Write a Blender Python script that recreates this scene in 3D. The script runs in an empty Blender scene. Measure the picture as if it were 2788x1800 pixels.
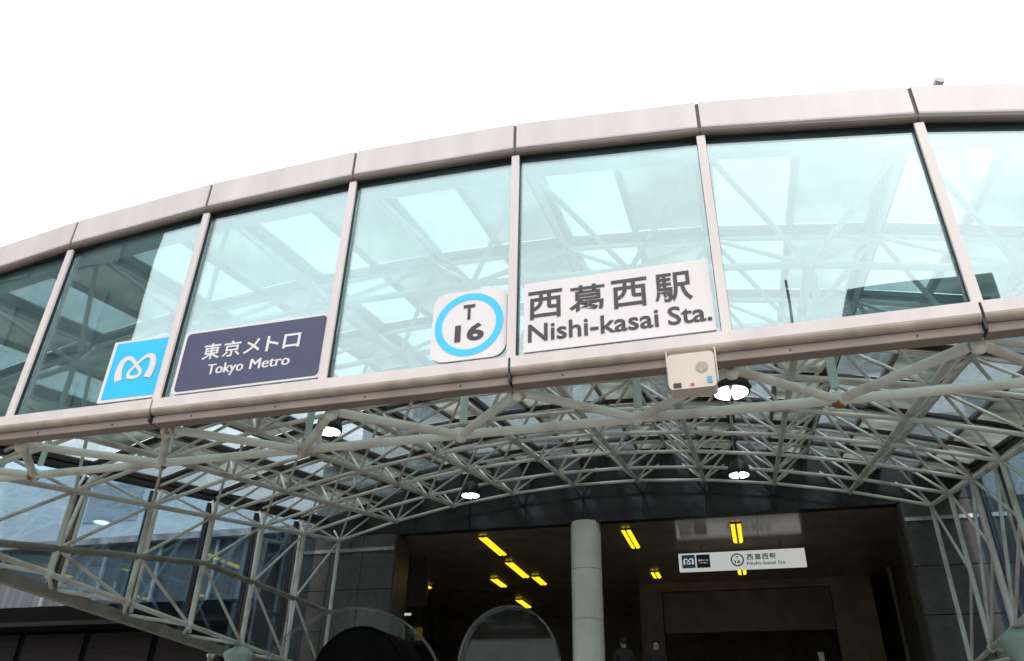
import bpy, bmesh, math, random
from mathutils import Vector, Matrix
random.seed(7)
S = 1.5                                    # one glazing bay in metres
EYE = 1.7638
def W(x, y, z):                            # bay units -> metres (ground z = 0, canopy axis x = 0)
    return Vector(((x - 2) * S, y * S, (z + EYE) * S + 1.6))
def GZ(zm):                                # metres above ground -> bay units
    return (zm - 1.6) / S - EYE
GROUND = GZ(0)
sc = bpy.context.scene
col = sc.collection
# ------------------------------------------------------------------ camera
F, YAW, PITCH, ROLL = 2116.2, -0.2952, 0.5229, 0.0241
cam_d = bpy.data.cameras.new('camera'); cam = bpy.data.objects.new('camera', cam_d); col.objects.link(cam)
cam_d.sensor_width = 36; cam_d.lens = F / 2788 * 36; cam_d.clip_start = 0.05; cam_d.clip_end = 3000
_f = Vector((math.sin(YAW) * math.cos(PITCH), math.cos(YAW) * math.cos(PITCH), math.sin(PITCH)))
_r = Vector((math.cos(YAW), -math.sin(YAW), 0)); _u = _r.cross(_f)
_rr = _r * math.cos(ROLL) + _u * math.sin(ROLL); _uu = _u * math.cos(ROLL) - _r * math.sin(ROLL)
cam.matrix_world = Matrix.Translation(W(3.9545, -3.1641, -EYE)) @ Matrix((( _rr.x, _uu.x, -_f.x), (_rr.y, _uu.y, -_f.y), (_rr.z, _uu.z, -_f.z))).to_4x4()
sc.camera = cam
# ------------------------------------------------------------------ sky, sun, exposure
SUN_EL, SUN_AZ = math.radians(52), math.radians(150)     # azimuth clockwise from +Y
w = bpy.data.worlds.new('World'); sc.world = w; w.use_nodes = True
nt = w.node_tree; nt.nodes.clear()
out = nt.nodes.new('ShaderNodeOutputWorld')
sky = nt.nodes.new('ShaderNodeTexSky'); sky.sky_type = 'NISHITA'; sky.sun_disc = False
sky.sun_elevation = SUN_EL; sky.sun_rotation = SUN_AZ; sky.dust_density = 4
hs = nt.nodes.new('ShaderNodeHueSaturation'); hs.inputs['Saturation'].default_value = 0.15
b1 = nt.nodes.new('ShaderNodeBackground'); b1.inputs['Strength'].default_value = 0.06
b2 = nt.nodes.new('ShaderNodeBackground'); b2.inputs['Color'].default_value = (1.0, 1.0, 1.02, 1); b2.inputs['Strength'].default_value = 1.65
ad = nt.nodes.new('ShaderNodeAddShader')
nt.links.new(sky.outputs[0], hs.inputs['Color']); nt.links.new(hs.outputs[0], b1.inputs[0])
nt.links.new(b1.outputs[0], ad.inputs[0]); nt.links.new(b2.outputs[0], ad.inputs[1]); nt.links.new(ad.outputs[0], out.inputs[0])
sun_d = bpy.data.lights.new('sun', 'SUN'); sun_d.energy = 1.2; sun_d.angle = math.radians(25); sun_d.color = (1, 0.96, 0.92)
sun = bpy.data.objects.new('sun', sun_d); col.objects.link(sun); sun.location = (0, -20, 40)
_sd = Vector((math.sin(SUN_AZ) * math.cos(SUN_EL), math.cos(SUN_AZ) * math.cos(SUN_EL), math.sin(SUN_EL)))
sun.rotation_euler = _sd.to_track_quat('Z', 'Y').to_euler()
sc.view_settings.view_transform = 'Standard'; sc.view_settings.look = 'None'; sc.view_settings.gamma = 1
sc.view_settings.exposure = 0.0; sc.view_settings.use_curve_mapping = False
sc.render.engine = 'CYCLES'
sc.cycles.max_bounces = 8; sc.cycles.transparent_max_bounces = 32; sc.cycles.use_denoising = True
sc.cycles.sample_clamp_indirect = 6
# ------------------------------------------------------------------ materials
def new_mat(name):
    m = bpy.data.materials.new(name); m.use_nodes = True
    n = m.node_tree.nodes; n.clear(); o = n.new('ShaderNodeOutputMaterial')
    return m, n, m.node_tree.links, o
def pos_noise(n, l, scale, detail=4, stretch=(1, 1, 1)):
    g = n.new('ShaderNodeNewGeometry'); mp = n.new('ShaderNodeMapping'); mp.inputs['Scale'].default_value = stretch
    l.new(g.outputs['Position'], mp.inputs['Vector'])
    t = n.new('ShaderNodeTexNoise'); t.inputs['Scale'].default_value = scale; t.inputs['Detail'].default_value = detail
    l.new(mp.outputs[0], t.inputs['Vector']); return t
def ramp(n, l, src, stops):
    r = n.new('ShaderNodeValToRGB'); e = r.color_ramp.elements
    while len(e) < len(stops): e.new(0.5)
    for i, (p, c) in enumerate(stops): e[i].position = p; e[i].color = (*c, 1)
    l.new(src, r.inputs[0]); return r
def mul(c, k): return tuple(min(1, v * k) for v in c)
def paint(name, c, rough=0.5, metal=0.0, var=0.12, scale=3, bump=0.0, stretch=(1, 1, 1), second=None, stops=(0.3, 0.7), spec=0.5):
    m, n, l, o = new_mat(name); p = n.new('ShaderNodeBsdfPrincipled')
    t = pos_noise(n, l, scale, 5, stretch)
    c2 = second if second else mul(c, 1 - 2 * var)
    r = ramp(n, l, t.outputs['Fac'], [(stops[0], c2), (stops[1], mul(c, 1 + var) if not second else c)])
    l.new(r.outputs[0], p.inputs['Base Color']); p.inputs['Roughness'].default_value = rough; p.inputs['Metallic'].default_value = metal
    p.inputs['Specular IOR Level'].default_value = spec
    if bump:
        b = n.new('ShaderNodeBump'); b.inputs['Strength'].default_value = bump; b.inputs['Distance'].default_value = 0.01
        t2 = pos_noise(n, l, scale * 8, 3); l.new(t2.outputs['Fac'], b.inputs['Height']); l.new(b.outputs[0], p.inputs['Normal'])
    l.new(p.outputs[0], o.inputs[0]); return m
def emit(name, c, s):
    m, n, l, o = new_mat(name); e = n.new('ShaderNodeEmission'); e.inputs[0].default_value = (*c, 1); e.inputs[1].default_value = s
    l.new(e.outputs[0], o.inputs[0]); return m
def glass(name, tint, refl_tint, base, fres=0.5, rough=0.0, wav=0.0, wscale=0.6, dirt=0.0, dirtc=(0.5, 0.55, 0.52)):
    m, n, l, o = new_mat(name)
    tr = n.new('ShaderNodeBsdfTransparent'); tr.inputs[0].default_value = (*tint, 1)
    gl = n.new('ShaderNodeBsdfGlossy'); gl.inputs[0].default_value = (*refl_tint, 1); gl.inputs['Roughness'].default_value = rough
    fr = n.new('ShaderNodeFresnel'); fr.inputs[0].default_value = 1.5
    ma = n.new('ShaderNodeMath'); ma.operation = 'MULTIPLY_ADD'; ma.use_clamp = True; ma.inputs[1].default_value = fres; ma.inputs[2].default_value = base
    l.new(fr.outputs[0], ma.inputs[0])
    mx = n.new('ShaderNodeMixShader'); l.new(ma.outputs[0], mx.inputs[0]); l.new(tr.outputs[0], mx.inputs[1]); l.new(gl.outputs[0], mx.inputs[2])
    if wav:
        t = pos_noise(n, l, wscale, 2); b = n.new('ShaderNodeBump'); b.inputs['Strength'].default_value = wav; b.inputs['Distance'].default_value = 0.05
        l.new(t.outputs['Fac'], b.inputs['Height']); l.new(b.outputs[0], gl.inputs['Normal'])
    res = mx
    if dirt:
        df = n.new('ShaderNodeBsdfDiffuse'); df.inputs[0].default_value = (*dirtc, 1)
        tl = n.new('ShaderNodeBsdfTranslucent'); tl.inputs[0].default_value = (*dirtc, 1)
        dm = n.new('ShaderNodeMixShader'); l.new(df.outputs[0], dm.inputs[1]); l.new(tl.outputs[0], dm.inputs[2])
        t = pos_noise(n, l, 1.4, 6, (1, 1, 0.35))
        r = ramp(n, l, t.outputs['Fac'], [(0.3, (0, 0, 0)), (0.75, (dirt, dirt, dirt))])
        m2 = n.new('ShaderNodeMixShader'); l.new(r.outputs[0], m2.inputs[0]); l.new(mx.outputs[0], m2.inputs[1]); l.new(dm.outputs[0], m2.inputs[2]); res = m2
    l.new(res.outputs[0], o.inputs[0]); return m
def frosted(name, ca, cb, k=0.75):
    m, n, l, o = new_mat(name)
    t = pos_noise(n, l, 1.3, 7); r = ramp(n, l, t.outputs['Fac'], [(0.32, ca), (0.66, cb)])
    tl = n.new('ShaderNodeBsdfTranslucent'); l.new(r.outputs[0], tl.inputs[0])
    df = n.new('ShaderNodeBsdfDiffuse'); l.new(r.outputs[0], df.inputs[0])
    gl = n.new('ShaderNodeBsdfGlossy'); gl.inputs['Roughness'].default_value = 0.15; gl.inputs[0].default_value = (0.6, 0.65, 0.62, 1)
    a = n.new('ShaderNodeMixShader'); a.inputs[0].default_value = k; l.new(df.outputs[0], a.inputs[1]); l.new(tl.outputs[0], a.inputs[2])
    b = n.new('ShaderNodeMixShader'); b.inputs[0].default_value = 0.08; l.new(a.outputs[0], b.inputs[1]); l.new(gl.outputs[0], b.inputs[2])
    l.new(b.outputs[0], o.inputs[0]); return m
def tube_mat(name, rust):
    m, n, l, o = new_mat(name); p = n.new('ShaderNodeBsdfPrincipled'); p.inputs['Roughness'].default_value = 0.55
    t = pos_noise(n, l, 2.2, 6); r = ramp(n, l, t.outputs['Fac'], [(0.30, (0.42, 0.37, 0.31)), (0.47, (0.64, 0.64, 0.565)), (0.70, (0.68, 0.73, 0.66))])
    t2 = pos_noise(n, l, 9, 6); r2 = ramp(n, l, t2.outputs['Fac'], [(rust, (0, 0, 0)), (rust + 0.12, (1, 1, 1))])
    mx = n.new('ShaderNodeMixRGB'); mx.inputs[2].default_value = (0.22, 0.095, 0.035, 1)
    l.new(r2.outputs[0], mx.inputs[0]); l.new(r.outputs[0], mx.inputs[1]); l.new(mx.outputs[0], p.inputs['Base Color']); l.new(p.outputs[0], o.inputs[0]); return m
M = {}
M['fascia'] = paint('fascia_metal', (0.575, 0.528, 0.515), 0.38, 0.0, 0.07, 1.0, stretch=(3, 1, 0.5))
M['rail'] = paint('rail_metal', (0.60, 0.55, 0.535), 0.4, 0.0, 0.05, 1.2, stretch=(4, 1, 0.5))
M['lip_shaded'] = paint('rail_lip_shaded_metal', (0.40, 0.335, 0.28), 0.45, 0.0, 0.12, 1.5, stretch=(4, 1, 1))  # tan puts the rounded lip's shading, and some dirt, into the colour
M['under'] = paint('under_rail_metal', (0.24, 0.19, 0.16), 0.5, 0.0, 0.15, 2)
M['trim_brown'] = paint('trim_brown', (0.115, 0.095, 0.075), 0.45, 0, 0.1, 2)
M['head'] = paint('head_beam_paint', (0.80, 0.82, 0.82), 0.5, 0, 0.03, 2)
M['bolt'] = paint('bolt_steel', (0.05, 0.04, 0.035), 0.5)
M['gasket'] = paint('black_gasket', (0.012, 0.012, 0.014), 0.6)
M['joint'] = paint('joint_seal', (0.09, 0.075, 0.085), 0.7)
M['tube'] = tube_mat('tube_paint', 0.72); M['node'] = tube_mat('node_paint', 0.56); M['rusty'] = tube_mat('rusty_node_paint', 0.49)
M['hanger'] = paint('hanger_paint', (0.42, 0.52, 0.48), 0.5, 0, 0.1, 4)
M['front_glass'] = glass('front_glass', (0.775, 0.90, 0.895), (0.82, 0.94, 0.965), 0.225, 0.30, 0.0, 0.12, 0.5, dirt=0.10, dirtc=(0.46, 0.62, 0.61))
M['roof_clear'] = glass('roof_clear_glass', (0.82, 0.88, 0.91), (0.8, 0.9, 0.95), 0.02, 0.4, 0.0, dirt=0.34, dirtc=(0.42, 0.48, 0.48))
M['roof_frost'] = frosted('roof_frosted_glass', (0.20, 0.24, 0.20), (0.60, 0.63, 0.58))
M['side_glass'] = glass('side_glass', (0.70, 0.82, 0.88), (0.75, 0.85, 0.95), 0.05, 0.4, 0.0, dirt=0.03, dirtc=(0.20, 0.26, 0.30))
M['frame'] = paint('roof_frame', (0.028, 0.022, 0.020), 0.5, 0, 0.2, 3)
M['frame2'] = paint('roof_frame_pale', (0.22, 0.19, 0.165), 0.5, 0, 0.2, 3)
M['girt'] = paint('girt_paint', (0.25, 0.245, 0.20), 0.55, 0, 0.2, 2)
M['white'] = paint('sign_white', (0.66, 0.63, 0.63), 0.45, 0, 0.02, 2)
M['ink'] = paint('sign_ink', (0.036, 0.032, 0.037), 0.5, 0, 0.05)
M['cyan'] = paint('sign_cyan', (0.012, 0.47, 0.80), 0.45, 0, 0.02)
M['sky_blue'] = paint('ring_blue', (0.035, 0.50, 0.93), 0.45, 0, 0.02)
M['navy'] = paint('sign_navy', (0.045, 0.055, 0.115), 0.5, 0, 0.05)
M['box_cream'] = paint('speaker_cream', (0.55, 0.49, 0.42), 0.5, 0, 0.05)
M['box_edge'] = paint('speaker_grille', (0.36, 0.32, 0.265), 0.6, 0, 0.1, 40)
M['black'] = paint('black_metal', (0.014, 0.014, 0.014), 0.45)
M['red'] = paint('red_plate', (0.50, 0.05, 0.06), 0.5)
M['sticker'] = paint('blue_sticker', (0.06, 0.33, 0.60), 0.5)
M['lamp'] = emit('lamp_white', (1.0, 1.0, 0.94), 5.0)
M['lamp_rim'] = paint('lamp_reflector', (0.55, 0.55, 0.45), 0.25, 0.6)
M['tube_light'] = emit('tube_yellow', (1.0, 0.70, 0.02), 1.35)
M['light_body'] = paint('light_body', (0.03, 0.027, 0.02), 0.5)
M['granite'] = paint('granite', (0.085, 0.080, 0.072), 0.3, 0, 0.12, 9, spec=0.4)
M['granite_joint'] = paint('granite_joint', (0.02, 0.02, 0.02), 0.8)
M['lintel'] = paint('lintel_glass', (0.030, 0.030, 0.033), 0.14, 0, 0.15, 2, spec=0.35)
M['ceiling'] = paint('ceiling_panel', (0.34, 0.29, 0.225), 0.19, 0.3, 0.1, 1.5)
M['hall'] = paint('hall_wall', (0.12, 0.10, 0.08), 0.5, 0, 0.15, 2)
M['amber'] = paint('amber_wall', (0.20, 0.145, 0.085), 0.5, 0, 0.15, 2)
M['column'] = paint('column_tile', (0.66, 0.65, 0.57), 0.32, 0, 0.06, 2)
M['trim'] = paint('metal_trim', (0.55, 0.55, 0.55), 0.25, 0.7, 0.1, 8)
M['concrete'] = paint('concrete', (0.42, 0.44, 0.46), 0.8, 0, 0.15, 0.7, stretch=(1, 1, 0.4))
M['paving'] = paint('paving', (0.22, 0.205, 0.19), 0.8, 0, 0.12, 1.0)
M['step'] = paint('step_stone', (0.30, 0.28, 0.26), 0.7, 0, 0.1, 2)
M['pale_wall'] = paint('pale_wall', (0.70, 0.74, 0.77), 0.6, 0, 0.06, 0.6)
M['blue_wall'] = paint('blue_wall', (0.10, 0.115, 0.13), 0.5, 0, 0.3, 1.2, stretch=(4, 4, 0.12))
M['wing'] = paint('wing_wall', (0.13, 0.125, 0.135), 0.7, 0, 0.2, 1.0)
M['shutter'] = paint('dark_shutter', (0.014, 0.012, 0.011), 0.6, 0, 0.25, 2, stretch=(0.3, 0.3, 8), spec=0.1)
M['win_pale'] = paint('pale_window', (0.36, 0.42, 0.47), 0.15, 0, 0.08, 0.6)
M['ledge'] = paint('ledge_stone', (0.46, 0.40, 0.40), 0.7, 0, 0.25, 3)
M['dark_base'] = paint('dark_base', (0.004, 0.004, 0.0045), 0.8, spec=0.05)
M['dark_build'] = paint('dark_brick', (0.035, 0.05, 0.05), 0.6, 0, 0.2, 1)
M['dark_win'] = paint('dark_window', (0.02, 0.03, 0.035), 0.1, 0, 0.1, 1)
M['teal_build'] = paint('teal_building', (0.05, 0.11, 0.13), 0.6, 0, 0.2, 0.5)
M['shelter_glass'] = glass('shelter_glass', (0.90, 0.92, 0.91), (0.9, 0.95, 0.95), 0.0, 0.35, 0.05, dirt=0.10, dirtc=(0.20, 0.21, 0.19))
M['shelter_rim'] = paint('shelter_rim', (0.12, 0.12, 0.12), 0.3, 0.9)
M['skin'] = paint('skin', (0.45, 0.30, 0.22), 0.6)
M['coat_dark'] = paint('coat_dark', (0.02, 0.02, 0.024), 0.8); M['coat_red'] = paint('coat_red', (0.10, 0.015, 0.015), 0.8)
M['trousers'] = paint('trousers', (0.015, 0.016, 0.02), 0.8); M['hair'] = paint('hair', (0.012, 0.010, 0.009), 0.5)
M['yellow'] = paint('yellow_board', (0.55, 0.42, 0.03), 0.5)
M['pink_metal'] = paint('camera_housing', (0.40, 0.33, 0.36), 0.4)
M['capital'] = paint('capital_paint', (0.33, 0.44, 0.39), 0.4, 0, 0.1, 3)
M['light_sign'] = emit('sign_face', (0.93, 0.95, 0.90), 0.52)
# ------------------------------------------------------------------ helpers
WM = {}
def link(o, parent=None, mw=None):
    col.objects.link(o); mw = mw if mw is not None else Matrix.Identity(4)
    if parent is not None:
        o.parent = parent; o.matrix_parent_inverse = WM[parent.name].inverted()
    o.matrix_basis = mw; WM[o.name] = mw.copy(); return o
def thing(name, label, cat, loc, group=None):
    o = bpy.data.objects.new(name, None); o.empty_display_size = 0.2
    link(o, None, Matrix.Translation(loc)); return tag(o, label, cat, group)
def tag(o, label, cat, group=None, kind=None):
    o['label'] = label; o['category'] = cat
    if group: o['group'] = group
    if kind: o['kind'] = kind
    return o
def struct(o): o['kind'] = 'structure'; return o
def mesh_obj(name, verts, faces, mat, parent=None, smooth=False):
    vs = [Vector(v) for v in verts]
    lo = Vector((min(v.x for v in vs), min(v.y for v in vs), min(v.z for v in vs))); hi = Vector((max(v.x for v in vs), max(v.y for v in vs), max(v.z for v in vs)))
    c = (lo + hi) / 2; c.z = lo.z
    me = bpy.data.meshes.new(name); me.from_pydata([v - c for v in vs], [], faces); me.materials.append(mat)
    if smooth: me.polygons.foreach_set('use_smooth', [True] * len(me.polygons))
    bm = bmesh.new(); bm.from_mesh(me); bmesh.ops.recalc_face_normals(bm, faces=bm.faces); bm.to_mesh(me); bm.free(); me.update()
    return link(bpy.data.objects.new(name, me), parent, Matrix.Translation(c))
def box(name, a, b, mat, parent=None, bevel=0.0):        # a, b: opposite corners, bay units
    a, b = W(*a), W(*b); lo = Vector((min(a.x, b.x), min(a.y, b.y), min(a.z, b.z))); hi = Vector((max(a.x, b.x), max(a.y, b.y), max(a.z, b.z)))
    v = [(x, y, z) for x in (lo.x, hi.x) for y in (lo.y, hi.y) for z in (lo.z, hi.z)]
    f = [(0, 1, 3, 2), (4, 6, 7, 5), (0, 4, 5, 1), (2, 3, 7, 6), (0, 2, 6, 4), (1, 5, 7, 3)]
    o = mesh_obj(name, v, f, mat, parent)
    if bevel:
        bm = bmesh.new(); bm.from_mesh(o.data); bmesh.ops.bevel(bm, geom=bm.edges[:], offset=bevel, segments=2, affect='EDGES', profile=0.5); bm.to_mesh(o.data); bm.free()
    return o
def sweep(name, stations, mat, parent=None, smooth=False):  # list of equal-length closed loops (metres)
    n = len(stations[0]); v = [p for s in stations for p in s]; f = []
    for i in range(len(stations) - 1):
        for j in range(n):
            k = (j + 1) % n; f.append((i * n + j, i * n + k, (i + 1) * n + k, (i + 1) * n + j))
    f.append(tuple(range(n))[::-1]); f.append(tuple((len(stations) - 1) * n + j for j in range(n)))
    return mesh_obj(name, v, f, mat, parent, smooth)
def plate(name, pts, y0, y1, mat, parent=None):           # polygon in x,z (bay units) extruded along y
    return sweep(name, [[W(x, y0, z) for x, z in pts], [W(x, y1, z) for x, z in pts]], mat, parent)
def rrect(x0, x1, z0, z1, r, n=6):
    p = []
    for cx, cz, a0 in ((x1 - r, z1 - r, 0), (x0 + r, z1 - r, 90), (x0 + r, z0 + r, 180), (x1 - r, z0 + r, 270)):
        for i in range(n + 1):
            a = math.radians(a0 + 90 * i / n); p.append((cx + r * math.cos(a), cz + r * math.sin(a)))
    return p
UNIT = {}
def unit_tube(mat, n=10):
    key = (mat.name, n)
    if key not in UNIT:
        v = [(math.cos(2 * math.pi * i / n), math.sin(2 * math.pi * i / n), z) for z in (0, 1) for i in range(n)]
        f = [(i, (i + 1) % n, n + (i + 1) % n, n + i) for i in range(n)] + [tuple(range(n))[::-1], tuple(range(n, 2 * n))]
        me = bpy.data.meshes.new('tube'); me.from_pydata(v, [], f); me.materials.append(mat)
        me.polygons.foreach_set('use_smooth', [len(p.vertices) == 4 for p in me.polygons]); UNIT[key] = me
    return UNIT[key]
def unit_ball(mat):
    key = (mat.name, 'ball')
    if key not in UNIT:
        bm = bmesh.new(); bmesh.ops.create_uvsphere(bm, u_segments=8, v_segments=5, radius=1)
        for f in bm.faces: f.smooth = True
        me = bpy.data.meshes.new('ball'); bm.to_mesh(me); bm.free(); me.materials.append(mat); UNIT[key] = me
    return UNIT[key]
def tube(name, a, b, r, mat, parent):                     # a, b world metres, r metres
    d = b - a; L = d.length
    mw = Matrix.Translation(a) @ d.to_track_quat('Z', 'Y').to_matrix().to_4x4() @ Matrix.Diagonal((r, r, L, 1))
    return link(bpy.data.objects.new(name, unit_tube(mat)), parent, mw)
def ball(name, c, r, mat, parent, sz=1.0):
    return link(bpy.data.objects.new(name, unit_ball(mat)), parent, Matrix.Translation(c) @ Matrix.Diagonal((r, r, r * sz, 1)))
def lathe(name, prof, c, mat, parent=None, n=24, axis='Z', smooth=True):   # prof: (radius, height) metres
    v, f = [], []
    for r, h in prof:
        for i in range(n):
            a = 2 * math.pi * i / n
            v.append(c + (Vector((r * math.cos(a), r * math.sin(a), h)) if axis == 'Z' else Vector((r * math.cos(a), h, r * math.sin(a)))))
    for k in range(len(prof) - 1):
        for i in range(n): f.append((k * n + i, k * n + (i + 1) % n, (k + 1) * n + (i + 1) % n, (k + 1) * n + i))
    f.append(tuple(range(n))); f.append(tuple((len(prof) - 1) * n + i for i in range(n)))
    o = mesh_obj(name, v, f, mat, parent)
    if smooth:
        me = o.data; me.polygons.foreach_set('use_smooth', [len(p.vertices) == 4 for p in me.polygons])
    return o
def text(name, s, x0, x1, z0, z1, y, mat, parent, weight=0.0, shear=0.0, vfit=None, bold=0.0):
    # lettering fitted to a box in bay units on the plane y; vfit = string whose height sets z0..z1
    def build(t):
        c = bpy.data.curves.new('lettering', 'FONT'); c.body = t; c.size = 1; c.offset = weight; c.shear = shear; c.resolution_u = 3
        o = bpy.data.objects.new('lettering', c); col.objects.link(o); bpy.context.view_layer.update()
        me = bpy.data.meshes.new_from_object(o.evaluated_get(bpy.context.evaluated_depsgraph_get()))
        bpy.data.objects.remove(o); return me
    me = build(s); xs = [v.co.x for v in me.vertices]; ys = [v.co.y for v in me.vertices]
    if not xs: return None
    if vfit:
        m2 = build(vfit); ys = [v.co.y for v in m2.vertices]; bpy.data.meshes.remove(m2)
    ax, bx, ay, by = min(xs), max(xs), min(ys), max(ys)
    vs = [W(x0 + (v.co.x - ax) / (bx - ax) * (x1 - x0), y, z0 + (v.co.y - ay) / (by - ay) * (z1 - z0)) for v in me.vertices]
    fs = [tuple(p.vertices) for p in me.polygons]; bpy.data.meshes.remove(me)
    if bold:
        n0, v0, f0 = len(vs), list(vs), list(fs)
        for q in (1, 2):
            vs += [v + Vector((bold * S * (1 if q == 1 else -1), -0.0002 * q, 0)) for v in v0]; fs += [tuple(i + n0 * q for i in f) for f in f0]
    c = sum(vs, Vector()) / len(vs); m = bpy.data.meshes.new(name); m.from_pydata([v - c for v in vs], [], fs); m.materials.append(mat); m.update()
    return link(bpy.data.objects.new(name, m), parent, Matrix.Translation(c))
# ------------------------------------------------------------------ canopy geometry
R0, ZG0 = 15.12, 1.3076                     # glass head curve at the front
def zg(x): return ZG0 - (x - 2) ** 2 / (2 * R0)
ROW, RISE = 1.1056, 0.1875; BY, BZ, BR = 8.4644, 2.279, 15.1655
def bot(i, j):                              # bottom layer, i = 0..9 across, j = 0 (building) .. 7 (front)
    x = -2.5 + i; return (x, BY - ROW * j, BZ - (x - 2) ** 2 / (2 * BR) - RISE * j)
TH = 0.50
def top(i, j):                              # top layer, i = 0..10 across, j = 0 (building) .. 8 (front)
    x = -3.0 + i; return (x, BY + ROW / 2 - ROW * j, BZ + RISE / 2 - (x - 2) ** 2 / (2 * BR) - RISE * j + TH)
def roof_z(x, y, h=0.0): return BZ - (x - 2) ** 2 / (2 * BR) + (y - BY) * RISE / ROW + TH + h

# ground and stairs
g0 = GROUND
gs = 400
struct(mesh_obj('ground', [(-gs, -gs, 0), (gs, -gs, 0), (gs, gs, 0), (-gs, gs, 0)], [(0, 1, 2, 3)], M['paving']))
HALL_Z = -0.95
NST = 17
_st = []
for s in range(NST):
    y0 = 5.0 + s * 0.2; h = g0 + (HALL_Z - g0) * (s + 1) / NST
    _st.append((y0, h))
prof = [(5.0, g0 + 0.003)]
for y0, h in _st: prof += [(y0, h), (y0 + 0.2, h)]
prof += [(8.4, g0 + 0.003)]
struct(sweep('stairs', [[W(-1.5, y, z) for y, z in prof], [W(6.0, y, z) for y, z in prof]], M['step']))
struct(box('hall_floor', (-4.2, 8.402, g0 + 0.003), (6.6, 17, HALL_Z), M['step']))

# ---- canopy thing
canopy = thing('entrance_canopy', 'glass and steel tube barrel vaulted canopy over the station entrance', 'canopy', W(2, 4, GROUND))
# front gable -----------------------------------------------------------------
gable = mesh_obj('gable_frame', *(lambda L: ([p for s in L for p in s], [(i * 4 + j, i * 4 + (j + 1) % 4, (i + 1) * 4 + (j + 1) % 4, (i + 1) * 4 + j) for i in range(len(L) - 1) for j in range(4)]))(
    [[W(-3 + k * 0.5, -0.021, zg(-3 + k * 0.5) - 0.038), W(-3 + k * 0.5, -0.021, zg(-3 + k * 0.5) + 0.0), W(-3 + k * 0.5, 0.03, zg(-3 + k * 0.5) + 0.03), W(-3 + k * 0.5, 0.03, zg(-3 + k * 0.5))] for k in range(21)]), M['gasket'], canopy)
GAP = 0.009
for k in range(-3, 7):
    x0, x1 = k + GAP, k + 1 - GAP
    loops = []
    for x in (x0, x1):
        z = zg(k) + (zg(k + 1) - zg(k)) * (x - k)
        loops.append([W(x, y, z + dz) for y, dz in ((-0.06, 0.190), (-0.06, 0.022), (-0.058, 0.013), (-0.052, 0.008), (-0.02, 0.013), (-0.02, 0.14), (0.06, 0.165), (0.06, 0.20), (-0.04, 0.20), (-0.055, 0.197))])
    sweep('fascia_panel', loops, M['fascia'], gable)
    loops = []
    for x in (k + 0.002, k + 0.998):
        z = zg(k) + (zg(k + 1) - zg(k)) * (x - k)
        loops.append([W(x, y, z + dz) for y, dz in ((-0.057, 0.006), (-0.056, -0.009), (-0.051, -0.021), (-0.042, -0.029), (-0.022, -0.024), (-0.022, 0.0105))])
    sweep('fascia_trim', loops, M['trim_brown'], gable)
for k in range(-3, 8):
    z = zg(k)
    box('fascia_joint', (k - 0.0145, -0.052, z - 0.012), (k + 0.0145, -0.0225, z + 0.185), M['joint'], gable)
for k in range(-3, 8):
    z = zg(k)
    box('mullion', (k - 0.022, -0.042, -0.033), (k + 0.022, -0.024, z - 0.03), M['rail'], gable, 0.004)
    box('mullion_seal', (k - 0.0235, -0.0235, -0.033), (k + 0.0235, 0.03, z - 0.031), M['gasket'], gable)
for k in range(-3, 7):
    sweep('head_beam', [[W(x, y, zg(k) + (zg(k + 1) - zg(k)) * (x - k) + dz) for y, dz in ((0.034, -0.078), (0.034, 0.02), (0.10, 0.035), (0.10, -0.078))] for x in (k + 0.001, k + 0.999)], M['head'], gable)
for k in range(-3, 7):
    a, b = k + 0.0245, k + 1 - 0.0245
    za, zb = zg(k) + (zg(k + 1) - zg(k)) * 0.0245, zg(k + 1) + (zg(k) - zg(k + 1)) * 0.0245
    o = plate('glass_pane', [(a, -0.033), (b, -0.033), (b, zb - 0.006), (a, za - 0.006)], -0.006, 0.002, M['front_glass'], gable)
for a, b in ((-3, -1), (-1, 1), (1, 3), (3, 5), (5, 7)):
    pr = ((-0.06, -0.034), (-0.06, -0.090), (-0.03, -0.090), (0.03, -0.090), (0.03, -0.034))
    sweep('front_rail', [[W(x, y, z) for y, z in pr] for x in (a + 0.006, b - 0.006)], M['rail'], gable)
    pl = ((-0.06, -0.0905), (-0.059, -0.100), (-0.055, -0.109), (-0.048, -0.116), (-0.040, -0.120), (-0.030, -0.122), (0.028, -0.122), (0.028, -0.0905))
    sweep('rail_lip', [[W(x, y, z) for y, z in pl] for x in (a + 0.006, b - 0.006)], M['lip_shaded'], gable)
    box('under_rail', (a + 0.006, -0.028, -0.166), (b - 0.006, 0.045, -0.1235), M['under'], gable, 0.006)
    for q in range(4): lathe('bolt', [(0.007, -0.005), (0.007, 0.0)], W(a + 0.25 + q * 0.5, -0.0282, -0.146), M['bolt'], gable, 8, 'Y')
    box('rail_joint', (b - 0.0055, -0.05, -0.160), (b + 0.0055, 0.02, -0.036), M['gasket'], gable)
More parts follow.
